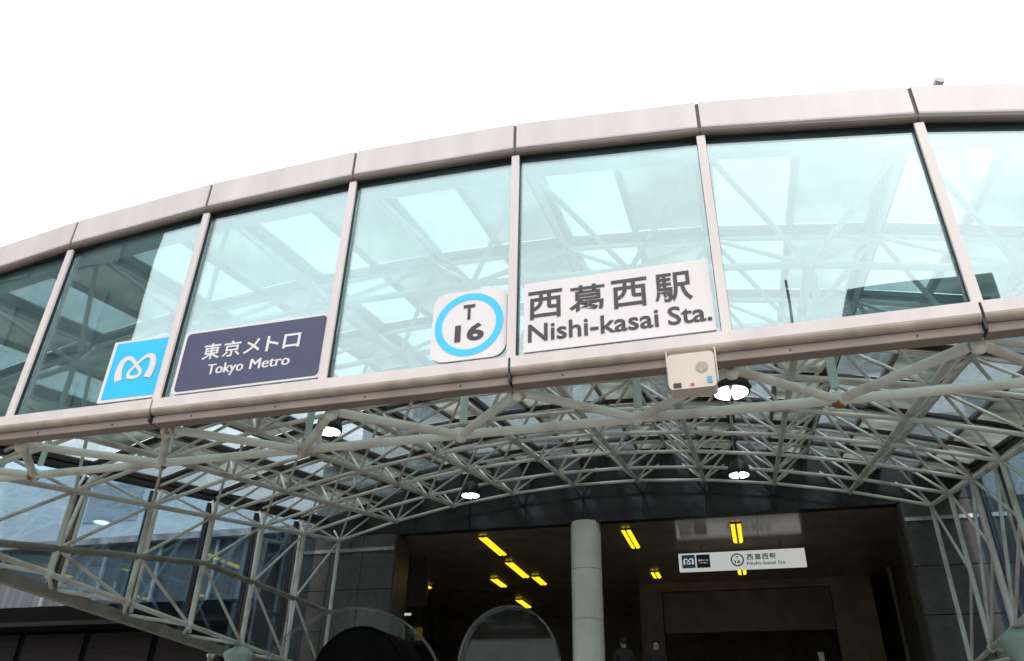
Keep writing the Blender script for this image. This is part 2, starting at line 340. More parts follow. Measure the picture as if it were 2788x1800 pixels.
# space frame -------------------------------------------------------------------
r_depth, r_arch, r_web = 0.029 * S, 0.0225 * S, 0.0165 * S
frame = mesh_obj('space_frame', [W(-2.5, BY + 0.30, bot(0, 0)[2] - 0.05), W(-2.5, BY + 0.30, bot(0, 0)[2] + 0.05), W(-2.5, BY + 0.36, bot(0, 0)[2] + 0.05), W(-2.5, BY + 0.36, bot(0, 0)[2] - 0.05),
                                 W(-2.44, BY + 0.30, bot(0, 0)[2] - 0.05), W(-2.44, BY + 0.30, bot(0, 0)[2] + 0.05), W(-2.44, BY + 0.36, bot(0, 0)[2] + 0.05), W(-2.44, BY + 0.36, bot(0, 0)[2] - 0.05)],
                 [(0, 1, 2, 3), (4, 7, 6, 5), (0, 4, 5, 1), (1, 5, 6, 2), (2, 6, 7, 3), (3, 7, 4, 0)], M['frame'], canopy)
for j in range(8):
    for i in range(10):
        p = W(*bot(i, j))
        ball('node', p, 0.038 * S, M['node'], frame)
        if i < 9: tube('arch_chord', p, W(*bot(i + 1, j)), r_arch, M['tube'], frame)
        if j < 7: tube('depth_chord', p, W(*bot(i, j + 1)), r_depth, M['tube'], frame)
        for di in (0, 1):
            for dj in (0, 1): tube('web', p, W(*top(i + di, j + dj)), r_web, M['tube'], frame)
for j in range(9):
    for i in range(11):
        p = W(*top(i, j))
        ball('upper_node', p, 0.031 * S, M['node'], frame)
        if i < 10: tube('upper_arch_chord', p, W(*top(i + 1, j)), 0.019 * S, M['tube'], frame)
        if j < 8: tube('upper_depth_chord', p, W(*top(i, j + 1)), 0.019 * S, M['tube'], frame)
# front girder: straight chord with a flat zigzag to the rail and hanger plates
CY, CZ, TY, TZ = 0.6789, -0.0895, 0.11, -0.140
for i in range(-3, 7):
    p = W(i + 0.5, CY, CZ)
    ball('girder_node', p, 0.046 * S, M['rusty'], frame)
    if i < 6: tube('girder_chord', p, W(i + 1.5, CY, CZ), 0.0255 * S, M['tube'], frame)
    tube('girder_brace', p, W(i, TY, TZ), 0.0235 * S, M['tube'], frame)
    tube('girder_brace', p, W(i + 1, TY, TZ), 0.0235 * S, M['tube'], frame)
    xx, yy, zz = bot(i + 3, 7)
    box('hanger', (i + 0.5 - 0.023, CY + 0.02, CZ + 0.075), (i + 0.5 + 0.023, CY + 0.034, zz), M['hanger'], frame, 0.006)
for i in range(-3, 8): ball('rail_node', W(i, TY, TZ - 0.012), 0.040 * S, M['rusty'], frame)
# roof glazing ------------------------------------------------------------------
HR = 0.075
def rp(x, y, h): return W(x, y, roof_z(x, y, h))
YF, YB = 0.06, BY + 0.42
roof = None
def strip(name, x0, x1, y0, y1, h0, h1, mat, parent):
    lo = [rp(x0, y0, h0), rp(x1, y0, h0), rp(x1, y1, h0), rp(x0, y1, h0)]; up = [rp(x0, y0, h1), rp(x1, y0, h1), rp(x1, y1, h1), rp(x0, y1, h1)]
    return mesh_obj(name, lo + up, [(0, 1, 2, 3), (4, 7, 6, 5), (0, 4, 5, 1), (1, 5, 6, 2), (2, 6, 7, 3), (3, 7, 4, 0)], mat, parent)
def long_bar(name, x, hw, y0, y1, h0, h1, mat, parent):
    return strip(name, x - hw, x + hw, y0, y1, h0, h1, mat, parent)
roof = long_bar('roof', 2.0, 0.012, YF, YB, HR + 0.05, HR + 0.08, M['frame'], canopy)      # ridge cap carries the roof parts
ys = [YF] + [BY + ROW / 2 - ROW * j for j in range(7, 0, -1)] + [YB]
for i in range(10):
    for jj in range(len(ys) - 1):
        a, b = ys[jj] + 0.045, ys[jj + 1] - 0.045
        x0, xm, x1 = -3 + i, -2.5 + i, -2 + i
        strip('clear_pane', x0 + 0.05, xm - 0.02, a, b, HR + 0.012, HR + 0.022, M['roof_clear'], roof)
        strip('frosted_pane', xm + 0.02, x1 - 0.05, a, b, HR + 0.012, HR + 0.022, M['roof_frost'], roof)
for i in range(11):
    long_bar('roof_bar', -3 + i, 0.05, YF, YB, HR - 0.035, HR + 0.03, M['frame'], roof)
    long_bar('bar_cap', -3 + i, 0.018, YF, YB, HR - 0.06, HR - 0.037, M['frame2'], roof)
    if i < 10: long_bar('pane_bar', -2.5 + i, 0.021, YF, YB, HR - 0.015, HR + 0.03, M['frame2'], roof)
for y in ys[1:-1]:
    for dy, hw, m, dz in ((-0.03, 0.016, 'frame', 0), (0.03, 0.016, 'frame', 0), (0, 0.013, 'frame2', -0.012)):
        for i in range(10):
            strip('cross_bar', -3 + i + 0.051, -2 + i - 0.051, y + dy - hw, y + dy + hw, HR - 0.03 + dz, HR + 0.010 + dz, M[m], roof)
# side walls --------------------------------------------------------------------
def side(xi, xo, sgn):
    def bz(j): return -0.318 + 0.0567 * (j - 2) + 0.0 if True else 0
    name = 'side_wall'
    yb, yf = BY, BY - ROW * 7
    beam = sweep(name, [[W(xo + sgn * dx, y, -0.365 + (7.0 - y) * 0.050 + dz) for dx, dz in ((0.05, -0.06), (0.05, 0.05), (-0.05, 0.05), (-0.05, -0.06))] for y in (0.12, 8.55)], M['girt'], canopy)
    beam['label'] = 'glazed side wall with tube framing and brown sill beam'
    def bt(j): return (xi, BY - ROW * j, -0.318 + 0.0567 * (j - 2))
    def out(y): return (xo, y, -0.365 + (7.0 - y) * 0.050 + 0.03)
    def girt_z(y): return 0.47 if y > 5.15 else 0.47 + (y - 5.15) * 0.17
    i = 0 if sgn < 0 else 9
    for j in range(8):
        e = W(*bot(i, j)); b = W(*bt(j)); y = BY - ROW * j; gz = girt_z(y); gp = W(xi, y, gz)
        ball('sill_node', b, 0.05 * S, M['node'], beam)
        tube('post', b, e, 0.030 * S, M['tube'], beam)
        if j > 0:
            yo = y + ROW / 2
            tube('slim_post', b, W(xo - sgn * 0.07, yo, roof_z(xo, yo, -0.08)), 0.021 * S, M['tube'], beam)
            tube('outer_post', W(xo - sgn * 0.075, yo + 0.02, out(yo)[2] + 0.02), W(xo - sgn * 0.075, yo + 0.02, roof_z(xo, yo, -0.05)), 0.022 * S, M['tube'], beam)
            tube('sill_strut', b, W(*out(yo)), 0.022 * S, M['tube'], beam)
            tube('sill_brace', W(*out(yo)), W(*bt(j - 1)), 0.019 * S, M['tube'], beam)
        if j < 7:
            y2 = BY - ROW * (j + 1)
            tube('sill_chord', b, W(*bt(j + 1)), 0.027 * S, M['tube'], beam)
            tube('diagonal', e, W(xi, y2, girt_z(y2)), 0.018 * S, M['tube'], beam)
            tube('diagonal', W(xi, y2, girt_z(y2)), b, 0.018 * S, M['tube'], beam)
            if sgn < 0: tube('girt', gp, W(xi, y2, girt_z(y2)), 0.036 * S, M['girt'], beam)
        # glazing mullion on the outer plane
        ym = y - ROW / 2 if j < 7 else 0.19
        ztop = roof_z(xo, ym, -0.06)
        a = out(ym)
        box('glazing_mullion', (xo - 0.035, ym - 0.045, a[2] + 0.025), (xo + 0.035, ym + 0.045, ztop), M['frame'], beam)
        box('mullion_cap', (xo - sgn * 0.036 - 0.012, ym - 0.022, a[2] + 0.03), (xo - sgn * 0.036 + 0.012, ym + 0.040, ztop - 0.01), M['frame2'], beam)
    yms = [8.62] + [BY - ROW * j - ROW / 2 for j in range(7)] + [0.19]
    for j in range(8):
        ya = yms[j] - 0.047; yb2 = yms[j + 1] + 0.047
        q = [(y, z) for y, z in ((yb2, out(yb2)[2] + 0.026), (ya, out(ya)[2] + 0.026), (ya, roof_z(xo, ya, -0.02)), (yb2, roof_z(xo, yb2, -0.02)))]
        sweep('side_pane', [[W(x, y, z) for y, z in q] for x in (xo - 0.005, xo + 0.005)], M['side_glass'], beam)
    sweep('eave_beam', [[W(xo + dx, y, roof_z(xo, y, -0.02) + dz) for dx, dz in ((-0.06, 0.0), (0.06, 0.0), (0.06, 0.05), (-0.06, 0.05))] for y in (0.13, 8.8)], M['frame'], beam)
    for j in (2, 6):                                 # supporting columns with conical capitals
        y = BY - ROW * j; z = bt(j)[2]
        c = W(xi, y, GROUND); h = (z - GROUND) * S
        lathe('column_capital', [(0.14, h - 0.62), (0.15, h - 0.5), (0.30, h - 0.22), (0.30, h - 0.17), (0.10, h - 0.04)], c, M['capital'], beam)
        lathe('support_column', [(0.14, 0.0), (0.14, h - 0.62)], c, M['capital'], beam)
    tube('drain_pipe', W(xo, 6.35, GROUND), W(xo, 6.35, -0.40), 0.05, M['girt'], beam)
    lathe('pipe_cap', [(0.06, 0), (0.085, 0.03), (0.085, 0.07), (0.03, 0.11)], W(xo, 6.35, -0.47), M['rusty'], beam, 14)
    return beam
side(-2.5, -3.0, -1)
side(6.5, 7.0, 1)
# ------------------------------------------------------------------ station building
station = thing('station_building', 'dark stone station entrance hall behind the canopy with a round pale column', 'building', W(2, 9, GROUND))
LY = 8.80; LZ = 1.788; CEIL = LZ
def dscale(x, y, z, z2):                         # same sight line, other height
    k = (z2 + EYE) / (z + EYE); return 3.9545 + (x - 3.9545) * k, -3.1641 + (y + 3.1641) * k
upper = box('upper_wall', (-2.6, 9.0, CEIL + 0.06), (15, 15.5, 5.0), M['concrete'], station)
box('parapet_coping', (-2.65, 8.95, 5.0), (15.05, 15.55, 5.08), M['ledge'], upper)
for k in range(9):
    for r in range(2):
        w_ = box('window', (-1.6 + k * 1.8, 8.98, 2.95 + r * 1.0), (-0.4 + k * 1.8, 9.01, 3.55 + r * 1.0), M['dark_win'], upper)
lint = box('lintel', (-3.2, LY + 0.03, LZ - 0.01), (7.3, 8.99, 3.1), M['gasket'], station)
for k in range(11):
    box('lintel_panel', (-3.2 + k * 0.955 + 0.006, LY, LZ), (-3.2 + (k + 1) * 0.955 - 0.006, LY + 0.029, 3.08), M['lintel'], lint)
box('lintel_edge', (-1.60, LY - 0.012, LZ - 0.028), (6.14, LY + 0.16, LZ - 0.004), M['lintel'], lint)
# pilasters clad in stone
def pilaster(x0, x1):
    p = box('pilaster', (x0, LY + 0.02, g0 + 0.004), (x1, 9.35, LZ - 0.012), M['granite_joint'], station)
    z = LZ - 0.012; n = 0
    nx = 3 if x0 < 0 else 2
    while z > -1.2:
        h = 0.26 if n == 0 else 0.64
        for c in range(nx):
            a = x0 + (x1 - x0) * c / nx + 0.006; b = x0 + (x1 - x0) * (c + 1) / nx - 0.006
            box('stone_panel', (a, LY - 0.014, z - h + 0.006), (b, LY + 0.019, z - 0.006), M['granite'], p)
        if n == 0: box('steel_trim', (x0 + 0.02, LY - 0.045, z - h - 0.022), (x1 - 0.005, LY - 0.016, z - h + 0.032), M['trim'], p)
        z -= h; n += 1
    for s, x in ((-1, x0), (1, x1)):                  # cheeks into the hall
        box('stone_cheek', (x - 0.012, LY + 0.021, -1.2), (x + 0.012, 9.36, LZ - 0.02), M['granite'], p)
    return p
pilaster(-3.40, -1.62)
pilaster(6.16, 7.60)
# column of curved tiles
cc = W(*(1.58, 8.92, HALL_Z)); cr = 0.235 * S; ch = (CEIL - HALL_Z) * S
core = lathe('column', [(cr - 0.012, 0), (cr - 0.012, ch)], cc, M['granite_joint'], station)
zj = [HALL_Z, -0.42, 0.312, 1.045, CEIL - 0.003]
for a, b in zip(zj, zj[1:]):
    for q in range(3):
        a0 = math.radians(-48 + 120 * q); n = 10; L = []
        for t in range(n + 1):
            an = a0 + math.radians(119.2) * t / n
            L.append([cc + Vector((rr * math.cos(an), rr * math.sin(an), (zz - HALL_Z) * S)) for rr, zz in ((cr - 0.011, a + 0.004), (cr, a + 0.004), (cr, b - 0.004), (cr - 0.011, b - 0.004))])
        sweep('column_tile', L, M['column'], core)
# hall ceiling
cl = box('hall_ceiling', (-4.2, 8.96, CEIL + 0.012), (6.6, 17, CEIL + 0.05), M['gasket'], station)
for a in range(9):
    for b in range(7):
        box('ceiling_panel', (-4.2 + a * 1.2 + 0.004, 8.97 + b * 1.14 + 0.004, CEIL), (-4.2 + (a + 1) * 1.2 - 0.004, 8.97 + (b + 1) * 1.14 - 0.004, CEIL + 0.011), M['ceiling'], cl)
# hall walls and the inner opening
box('hall_wall', (-4.25, 8.96, HALL_Z - 0.1), (-4.2005, 17.05, CEIL + 0.058), M['hall'], station)
box('hall_wall', (6.601, 8.96, HALL_Z - 0.1), (6.66, 17.05, CEIL + 0.058), M['hall'], station)
box('rear_wall', (-4.2, 17.001, HALL_Z - 0.1), (6.6, 17.06, CEIL + 0.058), M['hall'], station)
KB = 1.028
bx0, by0 = dscale(1.83, 13.05, 1.69, CEIL); bx1, _ = dscale(6.16, 12.85, 1.69, CEIL)
box('inner_beam', (bx0, by0, CEIL - 0.17), (bx1, by0 + 0.3, CEIL - 0.002), M['amber'], station)
box('inner_pier', (bx0, by0 + 0.003, HALL_Z), (bx0 + 0.45, by0 + 0.297, CEIL - 0.172), M['hall'], station)
box('inner_pier', (bx1 - 0.75, by0 + 0.003, HALL_Z), (bx1, by0 + 0.297, CEIL - 0.172), M['amber'], station)
box('inner_shutter', (bx0 + 0.46, by0 + 0.12, CEIL - 0.95), (bx1 - 0.76, by0 + 0.16, CEIL - 0.173), M['hall'], station)
box('door_frame', (5.05, by0 - 0.02, HALL_Z), (5.15, by0 + 0.002, 0.42), M['trim'], station)
box('side_screen', (6.05, 10.2, HALL_Z), (6.09, 10.28, 1.2), M['granite'], station)
box('partition', (-2.35, 10.6, 0.95), (-1.75, 10.66, CEIL - 0.11), M['granite'], station)
box('partition', (-2.4, 10.5, HALL_Z), (-2.1, 10.56, 0.55), M['column'], station)
box('wall_strip', (7.7, 8.6, 1.49), (8.9, 8.63, 1.55), M['trim'], station)
# ------------------------------------------------------------------ hall lights
LTZ = CEIL - 0.03
def hall_light(x, y0, y1, label='yellow fluorescent strip light on the hall ceiling left of the pale column'):
    x, ya = dscale(x, y0, 1.66, LTZ); _, yb = dscale(x, y1, 1.66, LTZ)
    t = thing('ceiling_light', label, 'light', W(x, (ya + yb) / 2, LTZ), 'strip lights on the hall ceiling')
    box('light_housing', (x - 0.088, ya, LTZ + 0.012), (x + 0.088, yb, CEIL - 0.002), M['light_body'], t)
    sweep('diffuser', [[W(x + dx, y, LTZ + dz) for dx, dz in ((-0.08, 0.011), (-0.06, -0.008), (-0.016, -0.014), (-0.016, 0.011))] for y in (ya + 0.01, yb - 0.01)], M['tube_light'], t)
    sweep('diffuser', [[W(x + dx, y, LTZ + dz) for dx, dz in ((0.016, 0.011), (0.016, -0.014), (0.06, -0.008), (0.08, 0.011))] for y in (ya + 0.01, yb - 0.01)], M['tube_light'], t)
for a in ((-0.16, 8.97, 10.13, 'long yellow strip light close behind the lintel between pilaster and pale column'), (-0.22, 10.70, 11.90, 'long yellow strip light in line behind the one at the lintel'), (-0.9, 11.95, 12.65, 'short yellow strip light on the pilaster side behind the two long ones'), (-0.04, 11.92, 12.6, 'short yellow strip light on the column side behind the two long ones'), (-2.5, 11.96, 12.5, 'small yellow strip light seen past the stone pilaster'), (2.2, 9.02, 10.11, 'long yellow strip light just right of the pale column'), (3.88, 9.03, 10.10, 'long yellow strip light directly above the hanging station sign'), (2.28, 11.97, 12.42, 'short yellow strip light between the pale column and the hanging sign'), (3.87, 11.95, 12.42, 'short yellow strip light peeking out below the hanging station sign'), (-0.98, 14.05, 14.9, 'yellow strip light deepest in the hall, just above the clear glass shelter')): hall_light(*a)
# ------------------------------------------------------------------ signs on the gable
SY = -0.0155                                       # sign face plane
def M_symbol(cx, cz, k, y, mat, parent):
    half = [(-0.098, -0.075, 0.050), (-0.112, -0.015, 0.044), (-0.105, 0.040, 0.038), (-0.080, 0.064, 0.030), (-0.048, 0.060, 0.024), (-0.018, 0.034, 0.021), (0.012, 0.002, 0.021), (0.038, -0.030, 0.022), (0.034, -0.056, 0.022)]
    pts = half + [(0, -0.064, 0.022)] + [(-a, b, c) for a, b, c in reversed(half)]
    P = [Vector(p) for p in pts]; s = []
    for i in range(len(P) - 1):
        p0, p1, p2, p3 = P[max(i - 1, 0)], P[i], P[i + 1], P[min(i + 2, len(P) - 1)]
        for t in range(6):
            u = t / 6; s.append(0.5 * ((2 * p1) + (p2 - p0) * u + (2 * p0 - 5 * p1 + 4 * p2 - p3) * u * u + (3 * p1 - p0 - 3 * p2 + p3) * u ** 3))
    s.append(P[-1]); v = []; f = []
    for i, p in enumerate(s):
        d = s[min(i + 1, len(s) - 1)] - s[max(i - 1, 0)]; d.z = 0; d.normalize(); nrm = Vector((-d.y, d.x))
        yy = y - i * 0.00002
        for q in (-1, 1): v.append(W(cx + k * (p.x + nrm.x * q * p.z / 2), yy, cz + k * (p.y + nrm.y * q * p.z / 2)))
    for i in range(len(s) - 1): f.append((2 * i, 2 * i + 1, 2 * i + 3, 2 * i + 2))
    return mesh_obj('symbol', v, f, mat, parent)
def sheet(name, pts, y, mat, parent): return plate(name, pts, y, y + 0.0008, mat, parent)
def sign(name, label, x0, x1, z0, z1, r, face='white'):
    t = thing(name, label, 'sign', W((x0 + x1) / 2, SY, z0))
    plate('panel', rrect(x0, x1, z0, z1, r), SY + 0.001, -0.0075, M['white'], t); return t
t = sign('emblem_sign', 'square cyan sign with a white looping letter M emblem on the gable glass', 0.580, 0.980, 0.003, 0.392, 0.006)
sheet('blue_face', rrect(0.604, 0.964, 0.020, 0.378, 0.006), SY - 0.001, M['cyan'], t)
M_symbol(0.783, 0.205, 1.0, SY - 0.0024, M['white'], t)
t = sign('operator_sign', 'navy signboard with white border and white Japanese and English lettering', 1.066, 1.974, 0.003, 0.392, 0.022)
sheet('navy_face', rrect(1.084, 1.957, 0.015, 0.376, 0.024), SY - 0.001, M['navy'], t)
for ch_, a, b, z0, z1 in (('東', 1.213, 1.327, 0.194, 0.294), ('京', 1.342, 1.454, 0.195, 0.294), ('メ', 1.474, 1.576, 0.199, 0.288), ('ト', 1.612, 1.690, 0.197, 0.290), ('ロ', 1.716, 1.818, 0.201, 0.288)):
    text('lettering', ch_, a, b, z0, z1, SY - 0.0026, M['white'], t, 0.016)
text('lettering', 'Tokyo', 1.272, 1.495, 0.099, 0.160, SY - 0.0026, M['white'], t, 0.0, vfit='TM', bold=0.0022)
text('lettering', 'Metro', 1.537, 1.776, 0.099, 0.160, SY - 0.0026, M['white'], t, 0.0, vfit='TM', bold=0.0022)
t = sign('station_number_sign', 'white rounded square sign with a light blue ring around T 16', 2.573, 2.969, 0.003, 0.402, 0.072)
def ring(cx, cz, r0, r1, y, mat, parent, n=48):
    v = []; f = []
    for i in range(n):
        a = 2 * math.pi * i / n
        for yy in (y, y + 0.0008):
            for r in (r0, r1): v.append(W(cx + r * math.cos(a), yy, cz + r * math.sin(a)))
    for i in range(n):
        k = (i + 1) % n
        for a, b in ((0, 1), (1, 3), (3, 2), (2, 0)): f.append((4 * i + a, 4 * i + b, 4 * k + b, 4 * k + a))
    return mesh_obj('ring', v, f, mat, parent)
ring(2.770, 0.203, 0.144, 0.181, SY - 0.001, M['sky_blue'], t)
text('lettering', 'T', 2.738, 2.800, 0.229, 0.317, SY - 0.0015, M['ink'], t, 0.035)
text('lettering', '16', 2.699, 2.853, 0.104, 0.204, SY - 0.0015, M['ink'], t, 0.035)
t = sign('station_name_sign', 'wide white signboard with dark grey Japanese characters above Nishi-kasai Sta.', 3.056, 3.957, 0.003, 0.394, 0.004)
for ch_, a, b in (('西', 3.078, 3.250), ('葛', 3.284, 3.461), ('西', 3.493, 3.664), ('駅', 3.698, 3.872)):
    text('lettering', ch_, a, b, 0.178, 0.340, SY - 0.0015, M['ink'], t, 0.016)
text('lettering', 'Nishi-kasai', 3.079, 3.706, 0.054, 0.152, SY - 0.0015, M['ink'], t, 0.016, vfit='N')
text('lettering', 'Sta.', 3.748, 3.945, 0.054, 0.150, SY - 0.0015, M['ink'], t, 0.016, vfit='N')
# hanging sign in the hall
HY, HK = 10.6, 1.0868
def hx(x): return 3.9545 + (x - 3.9545) * HK
def hz(z): return (z + EYE) * HK - EYE
def hrect(x0, x1, z0, z1): return [(hx(x0), hz(z0)), (hx(x1), hz(z0)), (hx(x1), hz(z1)), (hx(x0), hz(z1))]
def htext(q, x0, x1, z0, z1, d, mat, wt, vfit=None): return text('lettering', q, hx(x0), hx(x1), hz(z0), hz(z1), HY - d, mat, t, wt, vfit=vfit)
t = thing('hanging_sign', 'long white illuminated station sign hanging from the dark hall ceiling', 'sign', W(hx(3.9), HY, hz(1.107)))
plate('light_box', hrect(2.945, 4.838, 1.107, 1.376), HY + 0.002, HY + 0.10, M['light_sign'], t)
sheet('emblem_panel', hrect(2.993, 3.197, 1.148, 1.352), HY - 0.001, M['sticker'], t)
M_symbol(hx(3.095), hz(1.25), 0.66, HY - 0.003, M['light_sign'], t)
sheet('navy_panel', hrect(3.219, 3.424, 1.145, 1.348), HY - 0.001, M['navy'], t)
htext('東京メトロ', 3.245, 3.395, 1.245, 1.275, 0.003, M['light_sign'], 0.02)
htext('Tokyo', 3.255, 3.313, 1.210, 1.230, 0.003, M['light_sign'], 0.01); htext('Metro', 3.325, 3.385, 1.212, 1.230, 0.003, M['light_sign'], 0.01)
ring(hx(3.837), hz(1.242), 0.085, 0.108, HY - 0.001, M['sticker'], t)
htext('T', 3.815, 3.858, 1.258, 1.300, 0.001, M['ink'], 0.03)
htext('16', 3.795, 3.880, 1.188, 1.242, 0.001, M['ink'], 0.03)
for ch_, a, b in (('西', 3.980, 4.075), ('葛', 4.093, 4.190), ('西', 4.206, 4.300), ('駅', 4.316, 4.412)):
    htext(ch_, a, b, 1.232, 1.320, 0.001, M['ink'], 0.02)
htext('Nishi-kasai', 3.975, 4.400, 1.156, 1.206, 0.001, M['ink'], 0.012, 'N'); htext('Sta.', 4.43, 4.55, 1.156, 1.206, 0.001, M['ink'], 0.012, 'N')
for x in (3.3, 4.5): tube('suspension_rod', W(hx(x), HY + 0.05, hz(1.376)), W(hx(x), HY + 0.05, CEIL - 0.001), 0.012, M['black'], t)
# ------------------------------------------------------------------ speaker box under the rail
t = thing('speaker_box', 'cream plastic speaker box with round grille hung under the front rail', 'speaker', W(3.83, -0.08, -0.326))
o = plate('housing', rrect(3.734, 3.932, -0.322, -0.155, 0.018), -0.12, -0.03, M['box_cream'], t)
lathe('grille', [(0.038, -0.004), (0.038, 0.0)], W(3.877, -0.1203, -0.228), M['box_edge'], t, 20, 'Y')
sheet('label_plate', [(3.752, -0.316), (3.785, -0.316), (3.785, -0.294), (3.752, -0.294)], -0.1225, M['black'], t)
sheet('indicator', [(3.823, -0.312), (3.839, -0.312), (3.839, -0.300), (3.823, -0.300)], -0.1225, M['red'], t)
sheet('sticker', [(3.894, -0.306), (3.914, -0.306), (3.914, -0.276), (3.894, -0.276)], -0.1225, M['sticker'], t)
for x in (3.728, 3.938):
    box('bracket', (x - 0.003, -0.058, -0.27), (x + 0.003, -0.04, -0.088), M['box_cream'], t)
# ------------------------------------------------------------------ round floodlights under the vault
def floodlight(px, py, pz, label, drop):
    c = W(px, py, pz)
    t = thing('floodlight', label, 'lamp', c, 'round floodlights under the canopy')
    R = 0.205
    lathe('housing', [(R, -0.02), (R + 0.012, -0.02), (R + 0.012, 0.05), (R * 0.95, 0.16), (R * 0.55, 0.26), (0.05, 0.30)], c, M['black'], t)
    lathe('reflector', [(R - 0.004, -0.021), (R - 0.004, -0.012)], c, M['lamp_rim'], t)
    for q in range(2):
        a0 = math.radians(-81 + 180 * q); v = []; f = []; n = 14
        for i in range(n + 1):
            a = a0 + math.radians(162 * i / n)
            for rr in (0.02, R * 0.92):
                for dz in (-0.030, -0.022): v.append(c + Vector((rr * math.cos(a) , rr * math.sin(a), dz)))
        for i in range(n):
            for p, s in ((0, 1), (1, 3), (3, 2), (2, 0)): f.append((4 * i + p, 4 * i + s, 4 * i + 4 + s, 4 * i + 4 + p))
        f += [(0, 1, 3, 2), (4 * n, 4 * n + 2, 4 * n + 3, 4 * n + 1)]
        mesh_obj('lens', v, f, M['lamp'], t)
    tube('hanger_rod', c + Vector((0, 0, 0.28)), W(px, py, roof_z(px, py, -0.02)), 0.028, M['black'], t)
    for s in (-1, 1): tube('yoke', c + Vector((s * (R + 0.02), 0, 0.02)), c + Vector((s * 0.06, 0, 0.42)), 0.014, M['black'], t)
floodlight(4.007, 2.458, 0.84, 'round white floodlight hanging beside the cream speaker box', 0)
floodlight(-0.275, 3.90, 1.516, 'round white floodlight in the tubes under the navy signboard', 0)
floodlight(0.236, 7.19, 1.799, 'round white floodlight near the end wall above the yellow strip lights', 0)
floodlight(4.013, 7.108, 1.785, 'round white floodlight near the end wall above the hanging station sign', 0)
# ------------------------------------------------------------------ small camera on the roof edge
px_, py_ = 5.51, 1.0
t = thing('roof_camera', 'small pinkish surveillance camera standing on the canopy roof edge', 'camera', W(px_, py_, roof_z(px_, py_, HR)))
zt = roof_z(px_, py_, HR + 0.03)
tube('stem', W(px_, py_, zt - 0.03), W(px_, py_, 2.135), 0.02, M['pink_metal'], t)
tube('barrel', W(px_ - 0.015, py_ + 0.05, 2.14), W(px_ + 0.015, py_ - 0.06, 2.165), 0.045, M['pink_metal'], t)
# ------------------------------------------------------------------ domed glass shelters in front of the stairs
def shelter(name, label, xc, yc, zc, rad, depth, mat, rim=True, squash=1.0, rim_r=0.005):
    t = thing(name, label, 'shelter', W(xc, yc, GROUND)); n = 24
    L = []
    for i in range(n + 1):
        a = math.pi * i / n
        L.append([W(xc + rr * math.cos(a), yy, zc + squash * rr * math.sin(a)) for rr, yy in ((rad, yc), (rad, yc + depth), (rad - 0.012, yc + depth), (rad - 0.012, yc))])
    sweep('roof_shell', L, mat, t, True)
    for s in (-1, 1):
        box('side_panel', (xc + s * (rad - 0.006) - 0.006, yc, GROUND + 0.02), (xc + s * (rad - 0.006) + 0.006, yc + depth, zc - 0.001), mat, t)
        for yy in (yc, yc + depth): tube('corner_post', W(xc + s * rad, yy, GROUND), W(xc + s * rad, yy, zc), 0.022, M['shelter_rim'], t)
    plate('end_panel', [(xc + (rad - 0.02) * math.cos(math.pi * i / n), zc + squash * (rad - 0.02) * math.sin(math.pi * i / n)) for i in range(n + 1)] + [(xc - rad + 0.02, GROUND + 0.03), (xc + rad - 0.02, GROUND + 0.03)], yc + depth - 0.03, yc + depth - 0.022, mat, t)
    if not rim: plate('front_panel', [(xc + (rad - 0.02) * math.cos(math.pi * i / n), zc + squash * (rad - 0.02) * math.sin(math.pi * i / n)) for i in range(n + 1)] + [(xc - rad + 0.02, GROUND + 0.03), (xc + rad - 0.02, GROUND + 0.03)], yc + 0.01, yc + 0.02, mat, t)
    if rim:
        for yy in (yc,):
            for i in range(n):
                a, b = math.pi * i / n, math.pi * (i + 1) / n
                tube('rim', W(xc + rad * math.cos(a), yy, zc + squash * rad * math.sin(a)), W(xc + rad * math.cos(b), yy, zc + squash * rad * math.sin(b)), rim_r, M['shelter_rim'], t)
    return t
shelter('glass_shelter', 'small round topped clear glass shelter left of the pale column', 1.925, 3.6, -0.92, 0.44, 0.10, M['shelter_glass'], squash=1.05)
shelter('glass_shelter', 'wide round topped glass shelter with a thin metal rim by the side wall', 0.22, 4.0, -1.28, 1.02, 0.08, M['shelter_glass'], squash=0.92)
shelter('dark_booth', 'black round topped booth in front of the wide glass shelter', 0.74, 3.2, -1.09, 0.43, 0.5, M['dark_base'], False)
